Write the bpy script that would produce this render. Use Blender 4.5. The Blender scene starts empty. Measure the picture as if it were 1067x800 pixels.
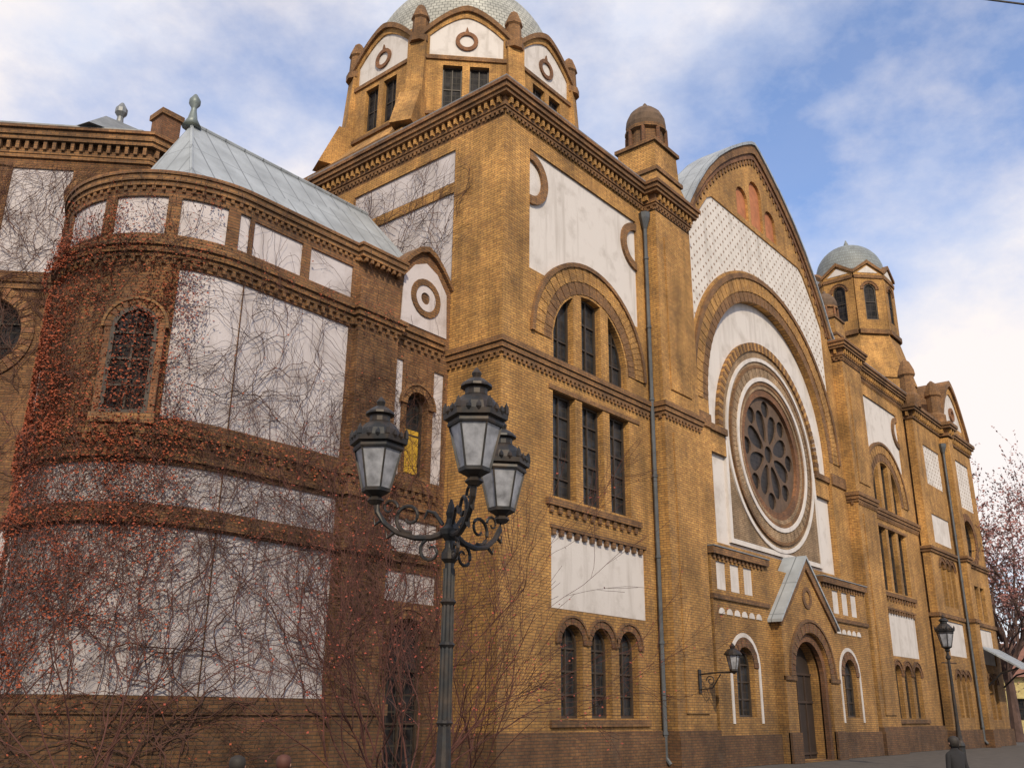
import bpy, math, random, bmesh
from mathutils import Vector, Matrix
from mathutils.geometry import tessellate_polygon
random.seed(7)
rad=math.radians
Z=Vector((0,0,1))
col=bpy.context.scene.collection

# ------------------------------------------------------------------ materials
def newmat(name):
    m=bpy.data.materials.new(name); m.use_nodes=True
    nt=m.node_tree; b=nt.nodes["Principled BSDF"]; return m,nt,b
def N(nt,t,**k):
    n=nt.nodes.new(t)
    for a,v in k.items(): setattr(n,a,v)
    return n
def math2(nt,op,a,b=None,clamp=False):
    n=N(nt,"ShaderNodeMath",operation=op,use_clamp=clamp)
    for i,x in enumerate((a,b)):
        if x is None: continue
        if isinstance(x,(int,float)): n.inputs[i].default_value=x
        else: nt.links.new(x,n.inputs[i])
    return n.outputs[0]
def noise(nt,scale,detail=4,vec=None,rough=.6):
    n=N(nt,"ShaderNodeTexNoise"); n.inputs["Scale"].default_value=scale; n.inputs["Detail"].default_value=detail
    n.inputs["Roughness"].default_value=rough
    if vec is not None: nt.links.new(vec,n.inputs["Vector"])
    return n.outputs["Fac"]
def remap(nt,x,a,b,c,d):
    n=N(nt,"ShaderNodeMapRange"); nt.links.new(x,n.inputs[0])
    for i,v in enumerate((a,b,c,d)): n.inputs[i+1].default_value=v
    return n.outputs[0]
def mixc(nt,f,a,b,mode="MIX"):
    n=N(nt,"ShaderNodeMix",data_type="RGBA",blend_type=mode)
    for s,x in ((n.inputs[0],f),(n.inputs[6],a),(n.inputs[7],b)):
        if isinstance(x,(int,float)): s.default_value=x
        elif isinstance(x,tuple): s.default_value=(x[0],x[1],x[2],1)
        else: nt.links.new(x,s)
    return n.outputs[2]
def grey(nt,x):
    cb=N(nt,"ShaderNodeCombineXYZ")
    for i in range(3): nt.links.new(x,cb.inputs[i])
    return cb.outputs[0]
def uz(nt):
    g=N(nt,"ShaderNodeNewGeometry")
    c=N(nt,"ShaderNodeVectorMath",operation="CROSS_PRODUCT"); nt.links.new(g.outputs["True Normal"],c.inputs[0]); c.inputs[1].default_value=(0,0,1)
    nn=N(nt,"ShaderNodeVectorMath",operation="NORMALIZE"); nt.links.new(c.outputs[0],nn.inputs[0])
    d=N(nt,"ShaderNodeVectorMath",operation="DOT_PRODUCT"); nt.links.new(nn.outputs[0],d.inputs[0]); nt.links.new(g.outputs["Position"],d.inputs[1])
    s=N(nt,"ShaderNodeSeparateXYZ"); nt.links.new(g.outputs["Position"],s.inputs[0])
    cb=N(nt,"ShaderNodeCombineXYZ"); nt.links.new(d.outputs["Value"],cb.inputs[0]); nt.links.new(s.outputs[2],cb.inputs[1])
    return cb.outputs[0],g.outputs["Position"],d.outputs["Value"],s.outputs[2]
def streaks(nt,pos):
    mp=N(nt,"ShaderNodeMapping"); nt.links.new(pos,mp.inputs[0]); mp.inputs["Scale"].default_value=(2.2,2.2,.22)
    return noise(nt,1.0,5,mp.outputs[0])
def low_wall_shade(nt,z,pos,lo):  # shade on the lower walls, painted into the colour and fading upward
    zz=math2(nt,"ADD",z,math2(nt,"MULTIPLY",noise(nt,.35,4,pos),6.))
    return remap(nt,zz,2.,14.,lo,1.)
def mat_brick(name,c1,c2,mortar,bw=.25,rh=.077,stain=.52,hi=1.2,lo=.5):
    m,nt,b=newmat(name)
    v,pos,u,z=uz(nt)
    t=N(nt,"ShaderNodeTexBrick"); nt.links.new(v,t.inputs["Vector"])
    t.inputs["Color1"].default_value=(*c1,1); t.inputs["Color2"].default_value=(*c2,1); t.inputs["Mortar"].default_value=(*mortar,1)
    t.inputs["Scale"].default_value=1; t.inputs["Mortar Size"].default_value=.01; t.inputs["Mortar Smooth"].default_value=.2
    t.inputs["Brick Width"].default_value=bw; t.inputs["Row Height"].default_value=rh; t.inputs["Bias"].default_value=-.1
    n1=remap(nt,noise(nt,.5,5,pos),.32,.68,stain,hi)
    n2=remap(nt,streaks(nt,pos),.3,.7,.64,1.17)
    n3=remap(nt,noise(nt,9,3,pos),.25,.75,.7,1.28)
    f=math2(nt,"MULTIPLY",math2(nt,"MULTIPLY",n1,n2),math2(nt,"MULTIPLY",n3,low_wall_shade(nt,z,pos,lo)))
    c=mixc(nt,1.0,t.outputs["Color"],grey(nt,f),"MULTIPLY")
    so=remap(nt,noise(nt,1.7,6,pos),.52,.8,0,.6)
    c=mixc(nt,so,c,(.08,.055,.038))
    nt.links.new(c,b.inputs["Base Color"]); b.inputs["Roughness"].default_value=.9
    bp=N(nt,"ShaderNodeBump"); bp.inputs["Strength"].default_value=.5; bp.inputs["Distance"].default_value=.015
    nt.links.new(math2(nt,"SUBTRACT",n3,t.outputs["Fac"]),bp.inputs["Height"]); nt.links.new(bp.outputs[0],b.inputs["Normal"])
    return m
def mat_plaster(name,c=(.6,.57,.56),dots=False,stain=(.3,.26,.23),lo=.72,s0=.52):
    m,nt,b=newmat(name)
    v,pos,u,z=uz(nt)
    s=remap(nt,streaks(nt,pos),s0,s0+.26,0,.7)
    s2=remap(nt,noise(nt,1.3,6,pos),s0-.02,s0+.25,0,.65)
    f=math2(nt,"MAXIMUM",s,s2)
    cc=mixc(nt,f,c,stain)
    if dots:
        def cell(x,ofs=0.):
            q=math2(nt,"FRACT",math2(nt,"ADD",math2(nt,"DIVIDE",x,.46),ofs)); return math2(nt,"ABSOLUTE",math2(nt,"SUBTRACT",q,.5))
        r=None
        for o in (0.,.5):
            a=math2(nt,"ADD",cell(u,o),cell(z,o))
            k=math2(nt,"LESS_THAN",a,.15)
            r=k if r is None else math2(nt,"MAXIMUM",r,k)
        cc=mixc(nt,r,cc,(.2,.12,.07))
    cc=mixc(nt,1.,cc,grey(nt,low_wall_shade(nt,z,pos,lo)),"MULTIPLY")
    nt.links.new(cc,b.inputs["Base Color"]); b.inputs["Roughness"].default_value=.92
    bp=N(nt,"ShaderNodeBump"); bp.inputs["Strength"].default_value=.3; bp.inputs["Distance"].default_value=.02
    nt.links.new(noise(nt,14,4,pos),bp.inputs["Height"]); nt.links.new(bp.outputs[0],b.inputs["Normal"])
    return m
def mat_simple(name,c,rough=.6,metal=0.,var=.25,scale=3.,c2=None):
    m,nt,b=newmat(name)
    g=N(nt,"ShaderNodeNewGeometry")
    n=remap(nt,noise(nt,scale,5,g.outputs["Position"]),.3,.7,1-var,1+var)
    base=tuple(c)
    if c2: base=mixc(nt,remap(nt,noise(nt,scale*.6,5,g.outputs["Position"]),.42,.6,0,1),tuple(c),tuple(c2))
    nt.links.new(mixc(nt,1.0,base,grey(nt,n),"MULTIPLY"),b.inputs["Base Color"])
    b.inputs["Roughness"].default_value=rough; b.inputs["Metallic"].default_value=metal
    return m
def mat_glass(name,c=(.014,.016,.02),grid=.22,rough=.3,spec=.35):
    m,nt,b=newmat(name)
    v,pos,u,z=uz(nt)
    def ln(x,s): 
        q=math2(nt,"FRACT",math2(nt,"DIVIDE",x,s)); return math2(nt,"LESS_THAN",q,.1)
    r=math2(nt,"MAXIMUM",ln(u,grid),ln(z,grid*1.3))
    nz=remap(nt,noise(nt,2.5,2,pos),.35,.7,.5,2.4)
    c0=mixc(nt,1.,c,grey(nt,nz),"MULTIPLY")
    nt.links.new(mixc(nt,r,c0,(.04,.035,.03)),b.inputs["Base Color"])
    b.inputs["Roughness"].default_value=rough; b.inputs["Specular IOR Level"].default_value=spec
    bp=N(nt,"ShaderNodeBump"); bp.inputs["Strength"].default_value=.35; bp.inputs["Distance"].default_value=.02
    nt.links.new(noise(nt,5,2,pos),bp.inputs["Height"]); nt.links.new(bp.outputs[0],b.inputs["Normal"])
    return m
def mat_dome(name,c1,c2):
    m,nt,b=newmat(name)
    tc=N(nt,"ShaderNodeTexCoord"); s=N(nt,"ShaderNodeSeparateXYZ"); nt.links.new(tc.outputs["Object"],s.inputs[0])
    a=math2(nt,"ARCTAN2",s.outputs[1],s.outputs[0])
    cb=N(nt,"ShaderNodeCombineXYZ"); nt.links.new(math2(nt,"MULTIPLY",a,5.1),cb.inputs[0]); nt.links.new(s.outputs[2],cb.inputs[1])
    t=N(nt,"ShaderNodeTexBrick"); nt.links.new(cb.outputs[0],t.inputs["Vector"])
    t.inputs["Color1"].default_value=(*c1,1); t.inputs["Color2"].default_value=(*c2,1); t.inputs["Mortar"].default_value=(.12,.12,.11,1)
    t.inputs["Scale"].default_value=1; t.inputs["Brick Width"].default_value=.3; t.inputs["Row Height"].default_value=.24; t.inputs["Mortar Size"].default_value=.02
    g=remap(nt,noise(nt,.8,4,tc.outputs["Object"]),.3,.7,.7,1.2)
    nt.links.new(mixc(nt,1.,t.outputs["Color"],grey(nt,g),"MULTIPLY"),b.inputs["Base Color"]); b.inputs["Roughness"].default_value=.6
    return m
def mat_seam(name,c):
    m,nt,b=newmat(name)
    v,pos,u,z=uz(nt)
    q=math2(nt,"LESS_THAN",math2(nt,"FRACT",math2(nt,"DIVIDE",u,.62)),.07)
    q2=math2(nt,"LESS_THAN",math2(nt,"FRACT",math2(nt,"DIVIDE",z,1.25)),.02)
    n=remap(nt,noise(nt,1.2,5,pos),.3,.7,.72,1.15)
    cc=mixc(nt,1.,tuple(c),grey(nt,n),"MULTIPLY")
    nt.links.new(mixc(nt,math2(nt,"MAXIMUM",q,q2),cc,tuple(x*.5 for x in c)),b.inputs["Base Color"])
    b.inputs["Roughness"].default_value=.55; b.inputs["Metallic"].default_value=.2
    return m

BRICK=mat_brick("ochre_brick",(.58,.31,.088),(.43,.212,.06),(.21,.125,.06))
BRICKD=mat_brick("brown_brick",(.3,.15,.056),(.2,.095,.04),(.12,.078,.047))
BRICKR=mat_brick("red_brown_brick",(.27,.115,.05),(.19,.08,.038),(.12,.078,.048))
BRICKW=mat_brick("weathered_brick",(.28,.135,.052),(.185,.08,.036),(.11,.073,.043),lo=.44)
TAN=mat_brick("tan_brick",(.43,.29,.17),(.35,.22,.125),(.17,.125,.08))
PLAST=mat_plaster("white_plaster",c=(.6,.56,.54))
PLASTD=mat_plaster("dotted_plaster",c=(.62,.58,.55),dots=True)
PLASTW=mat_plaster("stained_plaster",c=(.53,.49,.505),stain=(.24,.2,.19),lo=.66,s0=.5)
GLASS=mat_glass("leaded_glass"); GLASSR=mat_glass("rose_glass",(.014,.011,.011),.14,.55,.25); GLASSD=mat_glass("dusty_glass",(.013,.012,.014),.3,.6,.12)
WOODY=mat_simple("ochre_board",(.5,.3,.03),.6)
FRAME=mat_simple("dark_window_frame",(.04,.028,.02),.6)
METAL=mat_seam("lead_roof",(.34,.37,.4)); ZINC=mat_simple("zinc",(.18,.19,.2),.5,.3)
PIPE=mat_simple("grey_pipe",(.085,.092,.1),.5,.3)
DOME=mat_dome("dome_scales",(.42,.42,.38),(.33,.33,.3)); DOME2=mat_dome("small_dome_scales",(.22,.25,.26),(.17,.19,.2))
STONE=mat_simple("dark_stone",(.11,.07,.045),.85,0,.35)
DOOR=mat_simple("old_door",(.022,.013,.009),.7)
DOORP=mat_simple("door_rail",(.035,.02,.013),.7)
RED=mat_simple("red_terracotta",(.38,.14,.06),.8)
IRON=mat_simple("black_iron",(.015,.016,.018),.5,.3,.5,9,c2=(.034,.024,.018))
LGLASS=mat_simple("frosted_glass",(.24,.245,.27),.35,0,.45,7)
VINE=mat_simple("vine_stem",(.07,.03,.021),.9,0,.4,2)
VINR=mat_simple("vine_leaf",(.24,.052,.019),.8,0,.5,3)
TWIG=mat_simple("shrub_twig",(.075,.026,.019),.9,0,.4,2)
BERRY=mat_simple("shrub_bud",(.24,.045,.025),.8,0,.4,2)
BARK=mat_simple("bark",(.085,.05,.042),.9,0,.4,2)
LEAFP=mat_simple("pale_bud",(.26,.12,.11),.9,0,.4,2)

# ------------------------------------------------------------------ builders
def thing(name,label,cat,loc=(0,0,0),group=None,kind=None):
    e=bpy.data.objects.new(name,None); e.location=loc; col.objects.link(e)
    e["label"]=label; e["category"]=cat
    if group: e["group"]=group
    if kind: e["kind"]=kind
    return e
def attach(o,parent):
    if parent is None: return
    o.parent=parent
    p=Vector((0,0,0)); q=parent
    while q is not None:
        p+=q.location; q=q.parent
    o.location=o.location-p
class MB:
    def __init__(s): s.v=[]; s.f=[]; s.m=[]; s.mats=[]; s.isl=[]
    def mi(s,mat):
        if mat not in s.mats: s.mats.append(mat)
        return s.mats.index(mat)
    def add(s,vs,fs,mat):
        o=len(s.v); k=s.mi(mat); f0=len(s.f); s.v+=[tuple(p) for p in vs]
        for f in fs: s.f.append(tuple(i+o for i in f)); s.m.append(k)
        s.isl.append((o,len(s.v),f0,len(s.f)))
    def box(s,x0,x1,y0,y1,z0,z1,mat):
        vs=[(x,y,z) for z in (z0,z1) for y in (y0,y1) for x in (x0,x1)]
        s.add(vs,[(0,2,3,1),(4,5,7,6),(0,1,5,4),(2,6,7,3),(0,4,6,2),(1,3,7,5)],mat)
    def obox(s,fr,s0,s1,z0,z1,d0,d1,mat):
        vs=[fr.pt(a,b,c) for c in (d0,d1) for b in (z0,z1) for a in (s0,s1)]
        s.add(vs,[(0,2,3,1),(4,5,7,6),(0,1,5,4),(2,6,7,3),(0,4,6,2),(1,3,7,5)],mat)
    def frust(s,poly0,z0,poly1,z1,mat,cap=True):
        n=len(poly0); vs=[(p[0],p[1],z0) for p in poly0]+[(p[0],p[1],z1) for p in poly1]
        fs=[(i,(i+1)%n,n+(i+1)%n,n+i) for i in range(n)]
        if cap: fs+=[tuple(range(n))[::-1],tuple(range(n,2*n))]
        s.add(vs,fs,mat)
    def lathe(s,cx,cy,prof,mat,n=24,a0=0.):
        vs=[]; m=len(prof)
        for r,z in prof:
            for i in range(n):
                a=a0+2*math.pi*i/n; vs.append((cx+r*math.cos(a),cy+r*math.sin(a),z))
        fs=[(j*n+i,j*n+(i+1)%n,(j+1)*n+(i+1)%n,(j+1)*n+i) for j in range(m-1) for i in range(n)]
        fs+=[tuple(range(n))[::-1],tuple(range((m-1)*n,m*n))]
        s.add(vs,fs,mat)
    def tube(s,pts,rs,mat,n=4):
        k=len(pts); pts=[Vector(p) for p in pts]
        if isinstance(rs,(int,float)): rs=[rs]*k
        vs=[]
        for i in range(k):
            t=(pts[min(i+1,k-1)]-pts[max(i-1,0)])
            if t.length<1e-6: t=Vector((0,0,1))
            t.normalize(); a=t.cross(Vector((.31,.17,.93)) if abs(t.z)<.95 else Vector((1,0,0))).normalized(); b=t.cross(a)
            for j in range(n):
                w=2*math.pi*j/n; vs.append(pts[i]+(a*math.cos(w)+b*math.sin(w))*rs[i])
        fs=[(i*n+j,i*n+(j+1)%n,(i+1)*n+(j+1)%n,(i+1)*n+j) for i in range(k-1) for j in range(n)]
        if n>3: fs+=[tuple(range(n))[::-1],tuple(range((k-1)*n,k*n))]
        s.add(vs,fs,mat)
    def build(s,name,parent=None,origin=(0,0,0),smooth=False,recalc=True):
        n=len(s.isl)
        if recalc and parent is not None and 1<n<260 and not smooth:
            bb=[]
            for o,e,_,_ in s.isl:
                P=s.v[o:e]; bb.append([min(p[i] for p in P)-.03 for i in range(3)]+[max(p[i] for p in P)+.03 for i in range(3)])
            par=list(range(n))
            def fd(i):
                while par[i]!=i: par[i]=par[par[i]]; i=par[i]
                return i
            for i in range(n):
                for j in range(i+1,n):
                    A,B_=bb[i],bb[j]
                    if all(A[k]<=B_[k+3] and B_[k]<=A[k+3] for k in range(3)): par[fd(i)]=fd(j)
            cl={}
            for i in range(n): cl.setdefault(fd(i),[]).append(i)
            if 1<len(cl)<=12:
                obs=[]
                for ids in sorted(cl.values(),key=lambda L:-len(L)):
                    t=MB()
                    for i in ids:
                        o,e,f0,f1=s.isl[i]
                        oo=len(t.v); t.v+=s.v[o:e]
                        for k in range(f0,f1):
                            t.f.append(tuple(q-o+oo for q in s.f[k])); t.m.append(t.mi(s.mats[s.m[k]]))
                    obs.append(t._b(name,parent,origin,smooth,recalc))
                return obs[0]
        return s._b(name,parent,origin,smooth,recalc)
    def _b(s,name,parent,origin,smooth,recalc):
        me=bpy.data.meshes.new(name); o=Vector(origin)
        me.from_pydata([tuple(Vector(v)-o) for v in s.v],[],s.f)
        for m in s.mats: me.materials.append(m)
        me.polygons.foreach_set("material_index",s.m)
        if recalc:
            bm=bmesh.new(); bm.from_mesh(me); bmesh.ops.recalc_face_normals(bm,faces=bm.faces); bm.to_mesh(me); bm.free()
        if smooth: me.polygons.foreach_set("use_smooth",[True]*len(me.polygons))
        ob=bpy.data.objects.new(name,me); ob.location=o; col.objects.link(ob); attach(ob,parent); return ob
class Fr:
    def __init__(s,O,ang):
        s.O=Vector(O); s.n=Vector((math.cos(rad(ang)),math.sin(rad(ang)),0)); s.u=Z.cross(s.n)
    def pt(s,a,z,d=0.): return s.O+s.u*a+Z*z+s.n*d
def plate_into(mb,fr,outer,holes,d0,d1,mat):
    loops=[outer]+list(holes)
    tris=tessellate_polygon([[Vector((p[0],p[1],0)) for p in l] for l in loops])
    flat=[p for l in loops for p in l]; n=len(flat)
    vs=[fr.pt(p[0],p[1],d1) for p in flat]+[fr.pt(p[0],p[1],d0) for p in flat]
    fs=[tuple(t) for t in tris]+[tuple(i+n for i in t[::-1]) for t in tris]
    o=0
    for l in loops:
        k=len(l)
        for i in range(k):
            a=o+i; b=o+(i+1)%k; fs.append((a,b,b+n,a+n))
        o+=k
    mb.add(vs,fs,mat)
def plate(name,fr,outer,holes,d0,d1,mat,parent):
    mb=MB(); plate_into(mb,fr,outer,holes,d0,d1,mat); return mb.build(name,parent)
def rect(x0,x1,z0,z1): return [(x0,z0),(x1,z0),(x1,z1),(x0,z1)]
def arch(x0,x1,z0,zt,n=14):
    r=(x1-x0)/2; c=(x0+x1)/2; zs=zt-r
    return [(x0,z0),(x1,z0)]+[(c+r*math.cos(math.pi*i/n),zs+r*math.sin(math.pi*i/n)) for i in range(n+1)]
def circ(c,z,r,n=40): return [(c+r*math.cos(2*math.pi*i/n),z+r*math.sin(2*math.pi*i/n)) for i in range(n)]
def sector(c,z,r0,r1,a0=0,a1=180,n=28):
    A=[rad(a0+(a1-a0)*i/n) for i in range(n+1)]
    return [(c+r1*math.cos(a),z+r1*math.sin(a)) for a in A]+[(c+r0*math.cos(a),z+r0*math.sin(a)) for a in A[::-1]]
def scale2(poly,k,grow=None):
    xs=[p[0] for p in poly]; zs=[p[1] for p in poly]; cx=(min(xs)+max(xs))/2; cz=(min(zs)+max(zs))/2
    w=(max(xs)-min(xs))/2; h=(max(zs)-min(zs))/2
    kx=(w+k)/w; kz=(h+k)/h
    return [(cx+(p[0]-cx)*kx,cz+(p[1]-cz)*kz) for p in poly]
def topz(poly,x):
    best=None; n=len(poly)
    for i in range(n):
        (x0,z0),(x1,z1)=poly[i],poly[(i+1)%n]
        if (x0-x)*(x1-x)<=0 and abs(x1-x0)>1e-6:
            z=z0+(z1-z0)*(x-x0)/(x1-x0); best=z if best is None else max(best,z)
    return best
def voussoirs(mb,fr,c,z,r0,r1,d0,d1,n,mats,a0=0,a1=180):
    for i in range(n):
        b0=a0+(a1-a0)*i/n; b1=a0+(a1-a0)*(i+.9)/n
        plate_into(mb,fr,sector(c,z,r0,r1,b0,b1,2),[],d0,d1-(.01 if i%2 else 0),mats[i%len(mats)])
def window(parent,fr,poly,d=-.28,nx=1,nz=3,glass=None,hood=None,hmat=None,sill=False,hw=.3,hd=.05,fw=.07):
    g=plate("window",fr,scale2(poly,.03),[],d-.06,d,glass or GLASS,parent)
    mb=MB(); plate_into(mb,fr,scale2(poly,.02),[scale2(poly,-fw)],d+.005,d+.07,FRAME)
    xs=[p[0] for p in poly]; zs=[p[1] for p in poly]; x0,x1,z0,z1=min(xs),max(xs),min(zs),max(zs)
    for i in range(1,nx+1):
        x=x0+(x1-x0)*i/(nx+1); mb.obox(fr,x-.025,x+.025,z0+.02,topz(poly,x)-.03,d+.008,d+.06,FRAME)
    for i in range(1,nz+1):
        z=z0+(z1-z0)*i/(nz+1)
        if topz(poly,x0+.1) and z<topz(poly,x0+.1): mb.obox(fr,x0+.03,x1-.03,z-.025,z+.025,d+.011,d+.05,FRAME)
    mb.build("frame",g)
    if hood=="arch":
        r=(x1-x0)/2; c=(x0+x1)/2; zsp=z1-r
        mh=MB(); voussoirs(mh,fr,c,zsp,r+.01,r+hw,-.03,hd,13,[hmat or BRICKD,BRICKD])
        plate_into(mh,fr,sector(c,zsp,r+hw,r+hw+.06,0,180,18),[],-.03,hd+.03,BRICKD)
        mh.build("hood",g)
    return g
def offs(path,d,closed=False):
    n=len(path); out=[]
    for i in range(n):
        def nrm(a,b):
            t=Vector((b[0]-a[0],b[1]-a[1])).normalized(); return Vector((t.y,-t.x))
        if closed or 0<i<n-1:
            n1=nrm(path[i-1],path[i]); n2=nrm(path[i],path[(i+1)%n])
            m=(n1+n2); m=m/ (1+n1.dot(n2))
        elif i==0: m=nrm(path[0],path[1])
        else: m=nrm(path[-2],path[-1])
        out.append((path[i][0]+m.x*d,path[i][1]+m.y*d))
    return out
def ring(mb,path,prof,mat,closed=False,inner=-.1):
    for z0,z1,p in prof:
        A=offs(path,p,closed); B=offs(path,inner,closed); n=len(path)
        vs=[(a[0],a[1],z) for z in (z0,z1) for a in A]+[(a[0],a[1],z) for z in (z0,z1) for a in B]
        fs=[]; R=range(n if closed else n-1)
        for i in R:
            j=(i+1)%n
            fs+=[(i,j,n+j,n+i),(2*n+j,2*n+i,3*n+i,3*n+j),(n+i,n+j,3*n+j,3*n+i),(j,i,2*n+i,2*n+j)]
        if not closed: fs+=[(0,n,3*n,2*n),(n-1,3*n-1,4*n-1,2*n-1)]
        mb.add(vs,fs,mat)
def dentils(mb,path,z0,z1,p,w,step,mat,closed=False):
    n=len(path)
    for i in range(n if closed else n-1):
        a=Vector(path[i]); b=Vector(path[(i+1)%n]); L=(b-a).length
        t=(b-a)/L; nn=Vector((t.y,-t.x)); k=max(1,int((L-.1)/step))
        for j in range(k):
            c=a+t*((j+.5)*L/k)
            q=[c-t*w/2-nn*.05,c+t*w/2-nn*.05,c+t*w/2+nn*p,c-t*w/2+nn*p]
            mb.frust([(v.x,v.y) for v in q],z0,[(v.x,v.y) for v in q],z1,mat)
def ngon(cx,cy,r,n=8,a0=22.5): return [(cx+r*math.cos(rad(a0+360*i/n)),cy+r*math.sin(rad(a0+360*i/n))) for i in range(n)]

# ================================================================== SYNAGOGUE
S=thing("synagogue","large ochre brick synagogue with rose window, gable and grey dome","building",(17.45,9,0))
F0=Fr((0,0,0),270)
FX=Fr((0,0,0),180)
CX=17.45
DROP=.7
STR=[(10.9,11.02,.06),(11.02,11.18,.11),(11.18,11.34,.16)]
def tower_front(X,tz=0.,dz=0.):
    def mx(poly): return [(X(p[0]),p[1]) for p in poly]
    AC,AZ=4.3,11.95
    r=3.05; zi=13.9
    th=math.asin((zi-AZ)/r)
    arcpts=[(AC+r*math.cos(th+(math.pi-2*th)*i/14),AZ+r*math.sin(th+(math.pi-2*th)*i/14)) for i in range(15)]
    zt=17.95-dz
    upper=[(1.2,zi)]+arcpts[::-1]+[(7.15,zi),(7.15,zt),(1.2,zt)]
    def lun(x0,x1,R=1.98,n=8):
        return [(x0,11.42),(x1,11.42)]+[(x1+(x0-x1)*i/n, AZ+math.sqrt(max(0,R*R-(x1+(x0-x1)*i/n-AC)**2))) for i in range(n+1)]
    w1=[lun(2.34,3.35),lun(3.78,4.82),lun(5.25,6.26)]
    w2=[rect(2.3,3.4,7.3,10.4),rect(3.75,4.85,7.3,10.4),rect(5.2,6.3,7.3,10.4)]
    w3=[arch(2.6,3.6,1.45,3.85),arch(4.0,5.0,1.45,3.85),arch(5.4,6.4,1.45,3.85)]
    lower=rect(2.2,7.0,4.25,6.4)
    H=[mx(q) for q in [upper,lower]+w1+w2+w3]
    plate("wall",F0,mx(rect(0,7.7,0,18.7-dz)),H,-.4,0,BRICK,S)
    plate("panel",F0,mx(scale2(upper,.03)),[],-.3,-.07,PLAST,S)
    plate("panel",F0,mx(scale2(lower,.03)),[],-.3,-.07,PLAST,S)
    for w in w1: window(S,F0,mx(w),nx=1,nz=2)
    for w in w2: window(S,F0,mx(w),nx=1,nz=4)
    for w in w3: window(S,F0,mx(w),nx=1,nz=3,hood="arch",hmat=BRICKR,hw=.2)
    mb=MB()
    c=X(AC)
    voussoirs(mb,F0,c,AZ,2.06,2.45,-.05,.03,37,[BRICKD,BRICKD])
    voussoirs(mb,F0,c,AZ,2.46,2.92,-.05,.05,45,[BRICK,BRICK])
    plate_into(mb,F0,sector(c,AZ,2.92,3.06,0,180),[],-.05,.1,BRICKD)
    mb.build("window_arch",S)
    mb=MB()
    for cc,a0,a1 in ((1.2,-90,90),(7.15,90,270)):
        plate_into(mb,F0,mx(sector(cc,16.95-dz,.62,.9,a0,a1,16)),[],-.1,.02,BRICKD)
    plate_into(mb,F0,mx(rect(1.95,6.75,7.02,7.2)),[],-.05,.11,BRICKD)
    for i in range(12):
        x=2.1+i*.39; plate_into(mb,F0,mx(rect(x,x+.15,6.82,7.02)),[],-.05,.07,BRICKD)
    plate_into(mb,F0,mx(rect(2.1,6.9,10.42,10.56)),[],-.05,.04,BRICKD)
    plate_into(mb,F0,mx(rect(2.1,6.9,1.24,1.42)),[],-.05,.08,BRICKD)
    mb.build("moulding",S)
    mb=MB(); plate_into(mb,F0,mx(rect(2.15,7.05,6.4,6.5)),[],-.1,.03,BRICKD)
    for i in range(13):
        x=2.25+i*.37; plate_into(mb,F0,mx(rect(x,x+.17,6.22,6.42)),[],-.1,.015,BRICKD)
    mb.build("corbel_table",S)
tower_front(lambda x:x)
tower_front(lambda x:2*CX-x,dz=DROP)

p1=rect(-6.7,-2.0,16.95,18.1); p2=rect(-6.7,-2.0,12.0,16.6)
plate("side_wall",FX,rect(-8.9,-.4,0,18.7),[p1,p2],-.4,0,BRICK,S)
for p in (p1,p2): plate("panel",FX,scale2(p,.03),[],-.3,-.06,PLASTW,S)
FXr=Fr((2*CX,0,0),0)
plate("side_wall",FXr,rect(.4,9,0,18.4-DROP),[],-.4,0,BRICK,S)
def pier(x0,x1,dz,k):
    zt=19.6-dz
    mb=MB(); mb.box(x0,x1,-.5,.0-.003,0,zt-1.05,BRICK)
    mb.box(x0+.5,x1-.5,-.55,-.4,1.6,10.4,BRICK); mb.box(x0+.5,x1-.5,-.55,-.4,11.9,17.6-dz,BRICK)
    mb.build("pier",S)
    cx=(x0+x1)/2; m=MB(); y=.45
    sq=lambda h:[(cx-h,y-h),(cx+h,y-h),(cx+h,y+h),(cx-h,y+h)]
    w=(x1-x0)/2
    m.frust(sq((w-.12)*min(1,k+.08)),zt,sq((w-.3)*k),zt+.75*k,BRICK)
    m.frust(sq((w-.22)*k),zt+.75*k,sq((w-.22)*k),zt+.92*k,BRICKD)
    m.frust(sq((w-.33)*k),zt+.92*k,sq(.82*k),zt+2.1*k,BRICK)
    m.frust(sq(.92*k),zt+2.1*k,sq(.92*k),zt+2.25*k,BRICKD)
    q=lambda L:[(r*k,zt+z*k) for r,z in L]
    m.lathe(cx,y,q([(.74,2.25),(.7,3.0),(.84,3.06),(.84,3.2),(.66,3.26)]),BRICKD,12)
    for j in range(8):
        a=rad(45*j+22.5); m.lathe(cx+.76*k*math.cos(a),y+.76*k*math.sin(a),q([(.1,2.25),(.085,3.05)]),BRICKR,6)
    m.lathe(cx,y,q([(.76,3.15),(.8,3.4),(.76,3.7),(.62,4.0),(.38,4.24),(.13,4.36),(.09,4.5),(.02,4.6)]),STONE,20)
    m._b("turret_cap",S,(0,0,0),False,True)
PA=(7.7,10.1); PB=(2*CX-10.1,2*CX-7.7)
pier(*PA,0,.97); pier(*PB,DROP,.72)
pathL=[(0,8.9),(0,0),(PA[0],0),(PA[0],-.5),(PA[1],-.5),(PA[1],-.02)]
pathR=[(PB[0],-.02),(PB[0],-.5),(PB[1],-.5),(PB[1],0),(2*CX,0),(2*CX,9)]
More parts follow.
